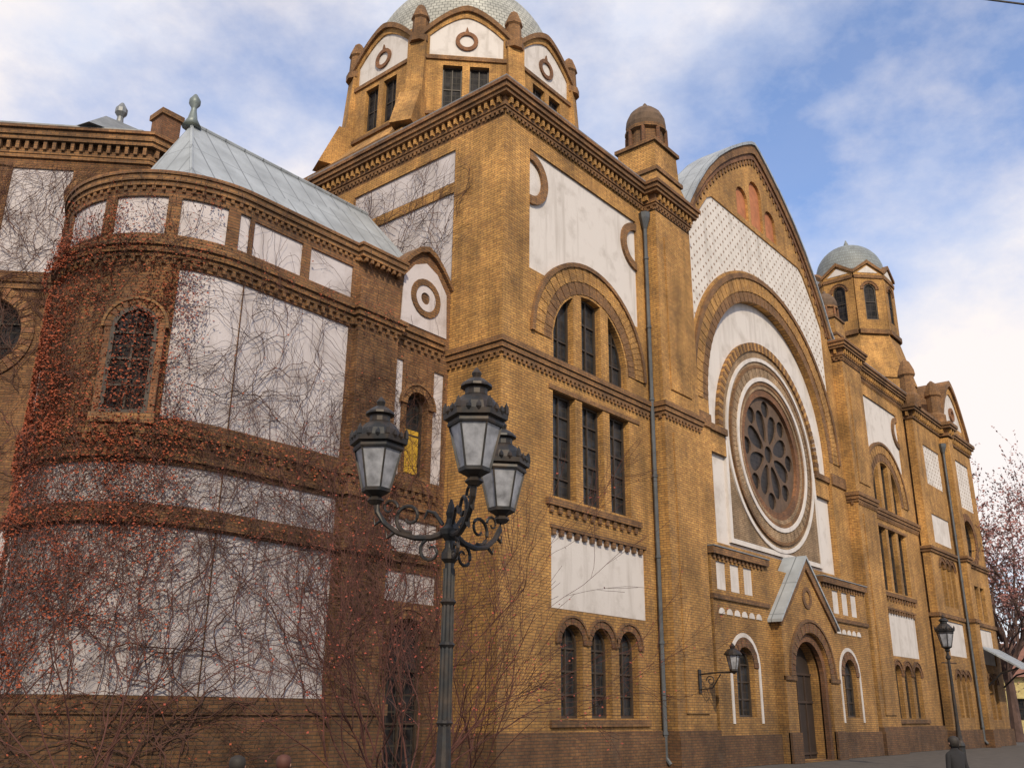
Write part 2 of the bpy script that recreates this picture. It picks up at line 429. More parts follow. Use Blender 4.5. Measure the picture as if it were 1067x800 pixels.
for p,dz in ((pathL,0),(pathR,DROP)):
    mb=MB()
    ring(mb,p,[(18.7-dz,18.8-dz,.05),(18.8-dz,18.9-dz,.09),(19.14-dz,19.26-dz,.24),(19.26-dz,19.42-dz,.3)],BRICKD,inner=-.3)
    ring(mb,p,[(18.5-dz,18.7-dz,.0),(18.9-dz,19.14-dz,.06)],BRICKW,inner=-.35); dentils(mb,p,18.9-dz,19.14-dz,.18,.1,.25,BRICK)
    dentils(mb,p,18.6-dz,18.7-dz,.045,.09,.18,BRICKD)
    ring(mb,p,[(19.42-dz,19.54-dz,.36)],BRICKW,inner=-.3)
    mb.build("cornice",S)
    mb=MB(); ring(mb,p,STR,BRICKD); dentils(mb,p,10.78,10.9,.06,.1,.2,BRICKD); mb.build("string_course",S)
    mb=MB(); ring(mb,p,[(0,.95,.16),(.95,1.12,.09)],BRICKW); mb.build("plinth",S)
mb=MB(); mb.box(-.34,10.4,-.34,9,19.545,19.6,ZINC); mb.box(24.5,2*CX+.34,-.34,9,19.545-DROP,19.6-DROP,ZINC); mb.build("flat_roof",S)
mb=MB()
mb.box(.5,2*CX-.5,1.5,9.5,0.1,18.85,BRICKW); mb.box(4,31,9.4,28,0.1,22,BRICKW)
mb.build("core",S)

# ---- central gabled front
GO=[(0,26.25),(.4,26.12),(1.3,25.6),(2.5,24.8),(3.7,23.85),(4.8,22.75),(5.8,21.5),(6.6,20.3),(7.35,18.9)]
def gz(o):
    o=abs(o)
    for (a,za),(b,zb) in zip(GO,GO[1:]):
        if o<=b: return za+(zb-za)*(o-a)/(b-a)
    return GO[-1][1]
def gcurve(shift=0.,lim=7.35,n=44): return [(CX-lim+2*lim*i/n, gz(-lim+2*lim*i/n)+shift) for i in range(n+1)]
NZ,NR=12.5,5.65
outer=[(PA[1]-.02,0),(PB[0]+.02,0),(PB[0]+.02,18.9)]+gcurve()[::-1][1:-1]+[(PA[1]-.02,18.9)]
niche=[(CX-NR,7.3),(CX+NR,7.3)]+[(CX+NR*math.cos(math.pi*i/40),NZ+NR*math.sin(math.pi*i/40)) for i in range(41)]
R2_=7.0
a_=math.acos(6.4/R2_)
inner=[(CX+R2_*math.cos(a_+(math.pi-2*a_)*i/30),NZ+R2_*math.sin(a_+(math.pi-2*a_)*i/30)) for i in range(31)]
top=[]
for i in range(31):
    o=-6.4+12.8*i/30; top.append((CX+o,min(21.75,gz(o)-1.35)))
dot=top+inner
nich=[arch(CX-1.95,CX-.85,22.0,23.5,8),arch(CX-.6,CX+.6,22.0,24.4,8),arch(CX+.85,CX+1.95,22.0,23.5,8)]
plate("gable_wall",F0,outer,[niche,dot]+nich,-.5,0,BRICK,S)
plate("panel",F0,scale2(dot,.03),[],-.4,-.06,PLASTD,S)
for q in nich: plate("niche",F0,scale2(q,.02),[],-.4,-.12,RED,S)
mb=MB()
plate_into(mb,F0,gcurve(0,7.4)+gcurve(-.42,7.1)[::-1],[],-.1,.15,BRICKD)
plate_into(mb,F0,gcurve(-.43,7.1)+gcurve(-.7,6.9)[::-1],[],-.1,.07,BRICKR)
for i in range(46):
    o=-6.8+13.6*i/45; z=gz(o)-.78; plate_into(mb,F0,rect(CX+o-.07,CX+o+.07,z-.2,z+.06),[],-.1,.05,BRICKD)
mb.build("gable_moulding",S)
mb=MB()
plate_into(mb,F0,gcurve(.02,7.5)+gcurve(.17,7.5)[::-1],[],-1.3,.22,METAL)
plate_into(mb,F0,gcurve(-1.5,7.3)+gcurve(-1.3,7.3)[::-1],[],-12,-.45,METAL)
mb._b("gable_roof",S,(0,0,0),False,True)
mb=MB()
voussoirs(mb,F0,CX,NZ,5.66,6.08,-.3,.02,90,[BRICKD,BRICKD])
voussoirs(mb,F0,CX,NZ,6.1,6.67,-.1,.05,96,[BRICK,BRICK])
plate_into(mb,F0,sector(CX,NZ,6.67,6.88,0,180,44),[],-.1,.1,BRICKD)
for sx in (-1,1):
    a,b=sorted((CX+sx*5.66,CX+sx*7.3)); plate_into(mb,F0,rect(a,b,11.45,11.95),[],-.3,.08,BRICKD)
mb._b("archivolt",S,(0,0,0),False,True)
RZ=11.7
plate("niche_wall",F0,scale2(niche,.04),[circ(CX,RZ,4.2,48)],-.45,-.28,PLAST,S)
sq=[(CX-4.15,7.5),(CX+4.15,7.5),(CX+4.15,RZ)]+[(CX+4.55*math.cos(a),RZ+4.55*math.sin(a)) for a in [rad(24+132*i/30) for i in range(31)]]+[(CX-4.15,RZ)]
rose=MB()
plate_into(rose,F0,sq,[circ(CX,RZ,3.55,48)],-.32,-.2,TAN)
plate_into(rose,F0,circ(CX,RZ,4.05,56),[circ(CX,RZ,3.9,56)],-.25,-.14,PLAST)
plate_into(rose,F0,circ(CX,RZ,3.74,56),[circ(CX,RZ,3.62,56)],-.25,-.12,BRICKD)
voussoirs(rose,F0,CX,RZ,3.22,3.62,-.3,-.14,110,[TAN,TAN],0,360)
plate_into(rose,F0,circ(CX,RZ,3.22,56),[circ(CX,RZ,3.05,56)],-.3,-.1,PLAST)
plate_into(rose,F0,circ(CX,RZ,3.06,56),[circ(CX,RZ,2.88,56)],-.3,-.15,BRICKD)
plate_into(rose,F0,circ(CX,RZ,2.89,56),[circ(CX,RZ,2.72,56)],-.3,-.18,TAN)
plate_into(rose,F0,circ(CX,RZ,2.73,56),[circ(CX,RZ,2.42,56)],-.5,-.22,BRICKR)
for a,b in ((CX-4.2,CX-4.0),(CX+4.0,CX+4.2)): plate_into(rose,F0,rect(a,b,7.5,RZ),[],-.3,-.17,PLAST)
plate_into(rose,F0,rect(CX-4.0,CX+4.0,7.5,7.68),[],-.3,-.17,PLAST)
voussoirs(rose,F0,CX,RZ,4.35,4.7,-.4,-.12,80,[BRICKD,BRICK])
for sx in (-1,1):
    x0,x1=sorted((CX+sx*4.2,CX+sx*5.6))
    plate_into(rose,F0,rect(x0,x1,10.7,11.7),[],-.3,-.14,BRICK)
    plate_into(rose,F0,rect(x0-.03,x1+.03,11.5,11.75),[],-.3,-.04,BRICKD)
rose._b("rose_surround",S,(0,0,0),False,True)
rw=plate("rose_window",F0,circ(CX,RZ,2.45,56),[],-.52,-.45,GLASSR,S)
tr=MB(); hl=[circ(CX,RZ,.36,20)]
for k in range(8):
    a=rad(45*k+22.5); pet=[]
    for i in range(20):
        t=2*math.pi*i/20; lx=1.2+.7*math.cos(t); ly=(.36+.12*math.cos(t))*math.sin(t)
        pet.append((CX+lx*math.cos(a)-ly*math.sin(a),RZ+lx*math.sin(a)+ly*math.cos(a)))
    hl.append(pet)
    a2=rad(45*k); hl.append(circ(CX+1.95*math.cos(a2),RZ+1.95*math.sin(a2),.36,16))
plate_into(tr,F0,circ(CX,RZ,2.43,56),hl,-.44,-.36,mat_simple("tracery",(.1,.062,.04),.8)); tr.build("tracery",rw)

# ---- porch
PX=CX-.35; P0,P1=10.4,24.45
wl=arch(11.75,13.05,1.5,3.75); wr=arch(2*PX-13.05,2*PX-11.75,1.5,3.75)
pans=[]
for x in (10.75,11.75,12.75): pans+= [rect(x,x+.72,5.55,6.5),rect(2*PX-x-.72,2*PX-x,5.55,6.5)]
D=.45
port=arch(PX-1.35,PX+1.35,0.02,4.2)
plate("porch_wall",F0,rect(P0,P1,0,6.7),[wl,wr]+pans+[[(p[0],p[1]+.03) for p in port]],D-.4,D,BRICK,S)
for q in pans: plate("porch_panel",F0,scale2(q,.02),[],D-.35,D-.06,PLAST,S)
for sx in (0,1):
    f=(lambda x:x) if sx==0 else (lambda x:2*PX-x)
    m_=lambda poly:[(f(p[0]),p[1]) for p in poly]
    mb=MB()
    plate_into(mb,F0,m_(sector(12.4,3.1,.98,1.12,0,180,20)),[],D-.1,D+.03,PLAST)
    plate_into(mb,F0,m_(rect(11.28,11.42,1.3,3.1)),[],D-.1,D+.03,PLAST); plate_into(mb,F0,m_(rect(13.38,13.52,1.3,3.1)),[],D-.1,D+.03,PLAST)
    voussoirs(mb,F0,f(12.4),3.1,.66,.96,D-.1,D+.05,15,[BRICKR,BRICKD])
    mb.build("window_surround",S)
    for i in range(6): plate("frieze_panel",F0,m_(sector(10.95+i*.55,4.75,.0,.2,0,180,8)),[],D-.1,D+.03,PLAST,S)
for q in (wl,wr): window(S,F0,q,d=D-.25,nx=1,nz=3)
for a,b in ((P0,PX-2.5),(PX+2.5,P1)):
    mb=MB(); e=D
    mb.box(a-.05,b,-e-.15,-.05,6.7,6.93,BRICKD); mb.box(a-.02,b,-e-.07,-e+.1,5.22,5.38,BRICKD)
    mb.box(a-.05,b,-e-.18,-.02,6.94,6.98,ZINC)
    for i in range(int((b-a)/.3)): mb.box(a+.1+i*.3,a+.24+i*.3,-e-.07,-e+.1,6.56,6.7,BRICKD)
    mb.box(a-.02,b,-e-.13,-e+.1,0,.95,BRICKW)
    mb.build("porch_moulding",S)
gw=2.45; ge=4.95; gk=7.15
gp=[(PX-gw,0),(PX+gw,0),(PX+gw,ge),(PX,gk),(PX-gw,ge)]
plate("portal",F0,gp,[arch(PX-1.6,PX+1.6,.02,4.5,18)],D+.005,.85,BRICK,S)
mb=MB()
plate_into(mb,F0,arch(PX-1.62,PX+1.62,.03,4.52,18),[arch(PX-1.35,PX+1.35,.04,4.2,18)],D+.1,.72,BRICKR)
voussoirs(mb,F0,PX,2.9,1.62,2.0,.75,.9,29,[BRICKD,BRICKR])
plate_into(mb,F0,sector(PX,2.9,2.0,2.1,0,180,24),[],.75,.94,BRICKD)
plate_into(mb,F0,circ(PX,5.8,.42,20),[circ(PX,5.8,.26,20)],.8,.89,BRICKD)
plate_into(mb,F0,[(PX-gw-.05,ge-.3),(PX,gk-.25),(PX+gw+.05,ge-.3),(PX+gw+.05,ge+.05),(PX,gk+.12),(PX-gw-.05,ge+.05)],[],.8,.94,BRICKD)
for x in (-gw,gw-.85):
    mb.box(PX+x,PX+x+.85,-.94,-.8,0,1.0,BRICKW); mb.box(PX+x,PX+x+.85,-.92,-.8,2.75,2.9,BRICKD)
mb.build("portal_moulding",S)
mb=MB(); plate_into(mb,F0,[(PX-gw-.25,ge-.22),(PX,gk+.14),(PX+gw+.25,ge-.22),(PX+gw+.25,ge-.12),(PX,gk+.25),(PX-gw-.25,ge-.12)],[],.05,1.0,METAL); mb.build("portal_roof",S)
dr=plate("door",F0,arch(PX-1.36,PX+1.36,.02,4.2,18),[],D-.4,D-.3,DOOR,S)
mb=MB()
for x in (-.7,-.03,.64): mb.obox(F0,PX+x,PX+x+.06,.1,3.0,D-.31,D-.25,DOORP)
for z in (.2,2.0,3.0): mb.obox(F0,PX-1.3,PX+1.3,z,z+.08,D-.31,D-.24,DOORP)
mb.build("door_panel",dr)
def downpipe(x,y,z1,parent):
    m=MB(); m.tube([(x,y,.3),(x,y,z1)],.07,PIPE,8)
    for k in range(7): m.tube([(x,y,1+k*2.6),(x,y,1.08+k*2.6)],.095,PIPE,8)
    m.lathe(x,y,[(.08,z1-.5),(.2,z1-.1),(.22,z1+.1)],PIPE,8)
    m.tube([(x,y,.35),(x,y-.15,.18)],.07,PIPE,8)
    m.build("downpipe",parent)
downpipe(7.55,-.14,18.3,S)

# ---- main dome
DX,DY=17.3,18.3
mb=MB()
mb.frust(ngon(DX,DY,9.4),21,ngon(DX,DY,9.4),28.2,BRICKD); ring(mb,ngon(DX,DY,9.4),[(27.6,27.9,.2),(27.9,28.3,.4)],BRICKD,True)
mb.frust(ngon(DX,DY,9.4),28.3,ngon(DX,DY,7.3),31.0,BRICK)
mb.frust(ngon(DX,DY,6.55),30.5,ngon(DX,DY,6.55),37.6,BRICK)
for k in range(8):
    a=rad(22.5+45*k); u=Vector((math.cos(a),math.sin(a)))
    for (r0,r1,w,z0,z1) in ((6.2,8.7,.6,29.8,32.3),(6.2,7.3,.5,32.3,36.0)):
        t=Vector((-u.y,u.x)); q=[u*r0-t*w,u*r1-t*w,u*r1+t*w,u*r0+t*w]; P=[(DX+v.x,DY+v.y) for v in q]
        rr=r1-(1.0 if r1>8 else .25)
        q2=[u*r0-t*w,u*rr-t*w,u*rr+t*w,u*r0+t*w]; P2=[(DX+v.x,DY+v.y) for v in q2]
        mb.frust(P,z0,P2,z1,BRICK)
    cx,cy=DX+u.x*6.75,DY+u.y*6.75
    mb.lathe(cx,cy,[(.6,35.9),(.6,36.3),(.46,36.4),(.42,37.5),(.52,37.6),(.45,37.9),(.26,38.4),(.07,38.6)],BRICKD,8)
mb.build("drum",S)
ap=6.55*math.cos(rad(22.5)); hw=6.55*math.sin(rad(22.5))
for k in range(8):
    ang=45*k; f=Fr((DX+math.cos(rad(ang))*ap,DY+math.sin(rad(ang))*ap,0),ang)
    def top_(s,o=0): return 38.3+o-1.9*(abs(s)/hw)**1.6
    W_=hw+.05
    out=[(-W_,30.6),(W_,30.6)]+[(W_-2*W_*i/20,top_(W_-2*W_*i/20)) for i in range(21)]
    W2=hw-.5
    tym=[(-W2,35.15),(W2,35.15)]+[(W2-2*W2*i/16,top_(W2-2*W2*i/16,-.58)) for i in range(17)]
    ws=[rect(-1.25,-.2,31.7,34.5),rect(.2,1.25,31.7,34.5)]
    plate("drum_gable",f,out,[tym]+ws,.03,.5,BRICK,S)
    plate("panel",f,scale2(tym,.03),[],.05,.42,PLAST,S)
    for w in ws: window(S,f,w,d=.2,nx=1,nz=1,glass=GLASSD)
    m=MB(); plate_into(m,f,circ(0,36.15,.62,20),[circ(0,36.15,.4,20)],.38,.52,BRICKR)
    plate_into(m,f,[(-.12,36.7),(.12,36.7),(.0,37.1)],[],.38,.51,BRICKR); m.build("ring_ornament",S)
    m=MB()
    ed=[(W_-2*W_*i/20,top_(W_-2*W_*i/20,.12)) for i in range(21)]; ed2=[(W_-2*W_*i/20,top_(W_-2*W_*i/20,-.22)) for i in range(21)]
    plate_into(m,f,ed+ed2[::-1],[],-.2,.66,BRICKD)
    m.obox(f,-W_,W_,34.82,35.05,.3,.6,BRICKD); m.obox(f,-W_,W_,31.3,31.5,.3,.62,BRICKD)
    m.build("drum_moulding",S)
mb=MB(); R_=5.75
mb.lathe(DX,DY,[(6.2,37.5),(5.9,37.9),(R_,38.0)]+[(R_*math.cos(rad(t)),38.2+5.9*math.sin(rad(t))) for t in range(0,89,4)]+[(.25,44.2),(.3,44.7),(.05,45.7)],DOME,56)
mb.build("dome",S,origin=(DX,DY,38),smooth=True)

# ---- transept block with diagonal face
FD=Fr((-5.7,10.0,0),225)
DZ=-.45
dp=[rect(-4.1,-2.25,14.0,17.6),rect(-8.2,-4.9,14.0,17.6)]
cw=circ(-4.0,12.0,1.1,28); lw=arch(-4.5,-3.6,7.4,9.4)
lo=[rect(-2.2,-.7,7.4,10.9),rect(-5.6,-.7,2.2,6.2)]
plate("transept_wall",FD,rect(-8.6,0,0,18.1),dp+[cw,lw]+lo,-.4,0,BRICKW,S)
for q in dp+lo: plate("panel",FD,scale2(q,.03),[],-.3,-.05,PLASTW,S)
window(S,FD,cw,nx=2,nz=2,glass=GLASSD); window(S,FD,lw,nx=1,nz=2,hood="arch",glass=GLASSD)
mb=MB()
voussoirs(mb,FD,-4.0,12.0,1.13,1.5,-.05,.07,44,[BRICKR,BRICKD],0,360); mb.build("ring_ornament",S)
mb=MB()
plate_into(mb,FD,circ(-1.75,16.7,.66,20),[circ(-1.75,16.7,.46,20)],-.1,.04,BRICKD)
plate_into(mb,FD,circ(-1.75,16.7,.46,20),[],-.1,.015,PLASTW)
mb.build("ring_ornament",S)
q8=(-5.7-8.6*.7071,10+8.6*.7071)
pt=[q8,(-5.7,10.0),(.0,10.0)]
mb=MB()
ring(mb,pt,[(18.35+DZ,18.48+DZ,.07),(18.48+DZ,18.6+DZ,.1),(18.9+DZ,19.05+DZ,.24),(19.05+DZ,19.25+DZ,.3)],BRICKD,inner=-.4); dentils(mb,pt,18.6+DZ,18.9+DZ,.18,.11,.27,BRICKD)
ring(mb,pt,[(18.0+DZ,18.9+DZ,.0)],BRICKW,inner=-.45); ring(mb,pt,[(19.25+DZ,19.35+DZ,.38)],BRICKW,inner=-.4)
mb.build("transept_cornice",S)
mb=MB(); ring(mb,pt,[(13.4,13.6,.09),(13.6,13.8,.16)],BRICKD); mb.build("transept_string",S)
mb=MB(); ring(mb,pt,[(6.4,6.9,.12)],BRICKD); mb.build("transept_string",S)
mb=MB(); Q=[(-4.6,11.2),(0,11.2),(0,22),(-10.9,17.4)]; mb.frust(Q,0.2,Q,18.8,BRICKW); mb.build("transept_core",S)
m=MB(); Q=[(-6.1,10.0),(.0,9.7),(0,22),(-13,22),(-12.1,15.9)]; m.frust(Q,19.36+DZ,Q,19.45+DZ,ZINC)
m.frust([(-7.4,10.9),(-3.9,10.2),(-3.9,14),(-8.2,14)],19.45+DZ,[(-6.6,11.6),(-4.8,11.4),(-4.8,13),(-7,13)],20.4+DZ,ZINC)
m.lathe(-6.0,11.9,[(.24,20.35+DZ),(.12,20.6+DZ),(.1,20.8+DZ),(.2,20.95+DZ),(.2,21.1+DZ),(.05,21.35+DZ)],ZINC,10)
m.build("transept_roof",S)
m=MB(); m.box(-4.9,-4.2,11.2,11.9,19.3,20.8,BRICKR); m.box(-4.97,-4.13,11.13,11.97,20.8,21.0,BRICKD); m.build("chimney",S)

# ================================================================== ROUNDED WING
W=thing("rounded_wing","low brick and plaster wing with rounded end, overgrown with creeper","building",(-5,4,0))
WY=2.0; AR=2.8; AX,AY=-6.9,WY+2.8
FW=Fr((0,WY,0),270)
A0,A1=rad(90),rad(270)
wp=[rect(AX,-3.7,1.85,5.15),rect(AX,-3.7,5.6,6.45),rect(AX,-3.7,7.45,10.95),rect(AX+.1,-5.35,11.75,12.65),rect(-5.1,-3.7,11.75,12.65)]
wp=[[(max(p[0],AX+.002),p[1]) for p in q] for q in wp]
bay=[rect(-2.0,-1.72,7.4,10.6),rect(-.55,-.15,7.4,10.6),rect(-2.0,-.2,5.4,6.3),rect(-2.0,-.2,4.2,4.95)]
bw_=arch(-1.55,-.75,7.5,9.8); bd=arch(-1.8,-.5,.05,3.8)
plate("wall",FW,rect(AX,-.003,0,13.0),wp+bay+[bw_,bd],-.35,0,BRICKW,W)
for q in wp+bay: plate("panel",FW,scale2(q,.03),[],-.28,-.05,PLASTW,W)
wq=window(W,FW,bw_,nx=0,nz=1,hood="arch",hmat=BRICKD,hw=.2)
plate("board",FW,rect(-1.46,-.84,7.6,8.8),[],-.26,-.235,WOODY,wq)
window(W,FW,bd,nx=1,nz=2,hood="arch",hmat=BRICKR,hw=.22,d=-.25,glass=GLASSD)
ang_=[(-.003,13.2),(-.45,13.72),(-.75,13.98),(-1.05,14.1),(-1.35,13.98),(-1.65,13.72),(-2.1,13.2)]
plate("gable",FW,[(-2.1,13.003),(-.003,13.003)]+ang_,[],-.35,.0,BRICKW,W)
mb=MB()
plate_into(mb,FW,[(-1.95,11.7),(-.15,11.7),(-.2,13.05),(-.6,13.55),(-1.05,13.75),(-1.5,13.55),(-1.9,13.05)],[circ(-1.05,12.65,.42,20)],-.1,.03,PLASTW)
plate_into(mb,FW,circ(-1.05,12.65,.58,20),[circ(-1.05,12.65,.4,20)],-.1,.07,BRICKD)
plate_into(mb,FW,circ(-1.05,12.65,.4,20),[circ(-1.05,12.65,.18,20)],-.1,.04,PLASTW)
B2=[(-.004,13.36),(-.42,13.86),(-.72,14.14),(-1.05,14.27),(-1.38,14.14),(-1.68,13.86),(-2.2,13.3)]
plate_into(mb,FW,B2+[(p[0]-.001,p[1]) for p in ang_[::-1]],[],-.5,.12,BRICKD)
mb.build("gable_moulding",W)
mb=MB(); mb.box(-3.55,-2.15,WY-.18,WY+.0-.003,0,12.4,BRICKW); mb.build("pilaster",W)
def cyl(mb,r0,r1,z0,z1,mat,a0=A0,a1=A1,n=26):
    vs=[]
    for z in (z0,z1):
        for r in (r0,r1):
            for i in range(n+1):
                a=a0+(a1-a0)*i/n; vs.append((AX+r*math.cos(a),AY+r*math.sin(a),z))
    m=n+1; fs=[]
    for i in range(n):
        fs+=[(m+i,m+i+1,3*m+i+1,3*m+i),(i+1,i,2*m+i,2*m+i+1),(2*m+i,2*m+i+1,3*m+i+1,3*m+i),(i+1,i,m+i,m+i+1)]
    fs+=[(0,m,3*m,2*m),(n,m+n,3*m+n,2*m+n)]
    mb.add(vs,fs,mat)
mb=MB(); cyl(mb,2.4,AR-.055,0,13.0,PLASTW,rad(90.2),rad(269.8),40); mb.build("round_plaster",W)
mb=MB()
for z0,z1 in [(0,1.85),(5.15,5.6),(6.45,7.45),(10.95,11.75),(12.7,13.0)]: cyl(mb,2.5,AR,z0,z1,BRICKW,n=40)
for a in (95,130,165,199,230,258): cyl(mb,2.5,AR-.002,11.7,12.75,BRICKW,rad(a),rad(a+6),3)
cyl(mb,2.5,AR-.002,7.4,11.0,BRICKW,rad(150),rad(239),24)
mb.build("round_wall",W)
arc=[(AX+AR*math.cos(A0+(A1-A0)*i/40),AY+AR*math.sin(A0+(A1-A0)*i/40)) for i in range(41)]
wpth=arc[:-1]+[(AX,WY),(-3.55,WY),(-3.55,WY-.18),(-2.15,WY-.18),(-2.15,WY)]
full=wpth+[(-.3,WY)]
mb=MB(); ring(mb,wpth,[(12.95,13.07,.06),(13.07,13.22,.11)],BRICKD); ring(mb,wpth,[(13.22,13.3,.15)],BRICKW); dentils(mb,wpth,12.84,12.95,.05,.08,.18,BRICKD); mb.build("cornice",W)
mb=MB(); ring(mb,full,[(11.15,11.25,.06),(11.25,11.4,.12),(11.4,11.52,.18)],BRICKD); dentils(mb,full,11.0,11.15,.07,.09,.22,BRICKD); mb.build("string_course",W)
mb=MB(); ring(mb,full,[(7.05,7.22,.09)],BRICKD); dentils(mb,full,6.88,7.05,.07,.1,.24,BRICKD); mb.build("string_course",W)
mb=MB(); ring(mb,full,[(6.55,6.68,.07)],BRICKD); mb.build("string_course",W)
mb=MB(); ring(mb,full,[(5.2,5.42,.09)],BRICKD); mb.build("string_course",W)
mb=MB(); ring(mb,wpth,[(0,1.5,.1),(1.5,1.75,.15)],BRICKW); mb.build("plinth",W)
ang,z0,z1=224,7.5,9.9
f=Fr((AX+math.cos(rad(ang))*(AR-.02),AY+math.sin(rad(ang))*(AR-.02),0),ang)
window(W,f,arch(-.48,.48,z0,z1),d=.02,nx=1,nz=3,hood="arch",hmat=BRICKR,hw=.18,hd=.09,glass=GLASSD)
m=MB()
for a,b in ((-.64,-.48),(.48,.64)): m.obox(f,a,b,z0-.1,z1-.48,-.2,.08,BRICKR)
m.obox(f,-.68,.68,z0-.24,z0-.02,-.2,.12,BRICKD); m.build("window_surround",W)
ez=13.2; rz=16.35; xl=-8.35
e=MB()
P=[(xl,WY+.42,ez),(-.55,WY+.15,ez),(-1.0,AY,rz),(-7.25,AY,rz),(xl-.5,AY,ez),(xl,2*AY-WY,ez),(-.55,2*AY-WY,ez)]
e.add(P,[(0,1,2,3),(1,6,2),(6,5,3,2),(0,3,4),(4,3,5)],METAL)
e.tube([(-7.25,AY,rz+.02),(-1.0,AY,rz+.02)],.06,METAL,6); e.tube([P[0],P[3]],.05,METAL,6)
e.build("roof",W)
e=MB(); cyl(e,.05,AR+.07,13.303,13.34,ZINC,n=30); e.build("parapet_top",W)
e=MB(); e.lathe(-7.25,AY,[(.26,rz-.1),(.13,rz+.15),(.08,rz+.4),(.07,rz+.5),(.15,rz+.62),(.15,rz+.74),(.04,rz+.92)],mat_simple("finial_metal",(.16,.19,.19),.5,.3),12); e.build("finial",W,smooth=True)

# ================================================================== NEIGHBOUR BUILDING
B=thing("community_building","ochre brick building with small gables, turret and metal canopy","building",(41,4,0))
b0,b1=35.1,46.4
FB=Fr((0,-.45,0),270)
wn=[]
for x in (36.6,37.5,38.4): wn.append((arch(x,x+.7,7.2,9.6),"arch"))
for x in (36.7,37.6,38.5): wn.append((arch(x,x+.6,1.5,3.7),"arch"))
for x in (41.7,42.9,44.1): wn.append((rect(x,x+.9,6.9,8.9),None))
for x in (41.8,42.9,44.0,): wn.append((arch(x,x+.75,1.4,3.7),"arch"))
rw2=circ(43.3,11.6,1.2,24)
pn=[rect(36.3,39.5,10.6,12.2),rect(41.2,45.6,13.6,16.6),rect(36.3,39.5,4.6,6.4),rect(41.4,45.4,4.4,6.4),rect(36.4,39.4,13.9,16.2)]
plate("wall",FB,rect(b0,b1,0,17.6),[w for w,_ in wn]+[rw2]+pn,-.4,0,BRICK,B)
for i,q in enumerate(pn): plate("panel",FB,scale2(q,.03),[],-.3,-.06,PLASTD if i in(1,4) else PLAST,B)
for w,h in wn: window(B,FB,w,nx=1,nz=2,hood=h,hmat=BRICKR,hw=.2)
window(B,FB,rw2,nx=2,nz=2)
mb=MB()
voussoirs(mb,FB,43.3,11.6,1.22,1.65,-.05,.08,40,[BRICKR,BRICKD],0,360); mb.build("ring_ornament",B)
pb=[(b0,.4),(b0,-.45),(40.0,-.45),(40.0,-.95),(40.9,-.95),(40.9,-.45),(b1,-.45),(b1,9)]
mb=MB(); ring(mb,pb,[(17.4,17.55,.08),(17.85,18.0,.26),(18.0,18.2,.33)],BRICKD,inner=-.3); dentils(mb,pb,17.55,17.85,.2,.13,.32,BRICK); ring(mb,pb,[(17.5,17.9,.0)],BRICKW,inner=-.35); mb.build("cornice",B)
mb=MB(); ring(mb,pb,[(9.95,10.1,.08),(10.1,10.25,.15)],BRICKD); mb.build("string_course",B)
mb=MB(); ring(mb,pb,[(0,.9,.14)],BRICKW); mb.build("plinth",B)
mb=MB(); ring(mb,pb,[(6.55,6.75,.08)],BRICKD); mb.build("string_course",B)
mb=MB(); mb.box(40.02,40.88,-.93,-.46,0,17.3,BRICK); mb.build("pilaster",B)
for gx,gwid,gh in ((43.4,2.8,21.6),):
    def gt(o,s=0.): return gh+s-(gh-18.3)*(abs(o)/gwid)**1.6
    o_=[(gx-gwid,18.2),(gx+gwid,18.2)]+[(gx+gwid-2*gwid*i/16,gt(gwid-2*gwid*i/16)+.05) for i in range(17)]
    w_=gwid-.8
    t_=[(gx-w_,18.8),(gx+w_,18.8)]+[(gx+w_-2*w_*i/12,gt(w_-2*w_*i/12,-.6)) for i in range(13)]
    plate("gable",FB,o_,[t_],-.4,.05,BRICK,B); plate("panel",FB,scale2(t_,.02),[],-.3,-.02,PLAST,B)
    m=MB(); a=[(gx+gwid-2*gwid*i/16,gt(gwid-2*gwid*i/16,.28)) for i in range(17)]; b=[(gx+gwid-2*gwid*i/16,gt(gwid-2*gwid*i/16,-.1)) for i in range(17)]
    plate_into(m,FB,a+b[::-1],[],-3,.2,BRICKD); plate_into(m,FB,circ(gx,19.6,.45,16),[circ(gx,19.6,.24,16)],-.1,.1,BRICKR); m.build("gable_moulding",B)
mb=MB(); mb.box(b0+.1,b1-.1,0,14,0.1,18.15,BRICKW); mb.build("core",B)
for x in (35.6,40.45):
    mb=MB(); mb.lathe(x,-.3,[(.6,18.1),(.6,18.8),(.42,19.0),(.4,20.0),(.5,20.1),(.46,20.4),(.26,20.9),(.05,21.1)],BRICKD,8); mb.build("pinnacle",B)
downpipe(39.85,-.6,16.8,B)
mb=MB(); mb.add([(42.3,-.5,5.4),(46.2,-.5,5.4),(46.2,-2.4,4.2),(42.3,-2.4,4.2),(42.3,-.5,5.3),(46.2,-.5,5.3),(46.2,-2.4,4.1),(42.3,-2.4,4.1)],[(0,1,2,3),(4,7,6,5),(0,3,7,4),(1,5,6,2),(3,2,6,7)],METAL)
for x in (42.5,46.0): mb.tube([(x,-.5,3.2),(x,-1.3,3.9),(x,-2.2,4.15)],.05,IRON,6)
mb.build("canopy",B)
TX,TY=40.9,4.0; TR=2.45; tz=1.1
m=MB()
m.frust(ngon(TX,TY,3.4),18.2,ngon(TX,TY,3.2),21.4,BRICK); m.frust(ngon(TX,TY,3.3),21.4,ngon(TX,TY,TR+.12),23.4+tz,BRICK)
m.frust(ngon(TX,TY,TR),23.4+tz,ngon(TX,TY,TR),28.0+tz,BRICK)
m.build("turret",B)
ap=TR*math.cos(rad(22.5)); hw=TR*math.sin(rad(22.5))
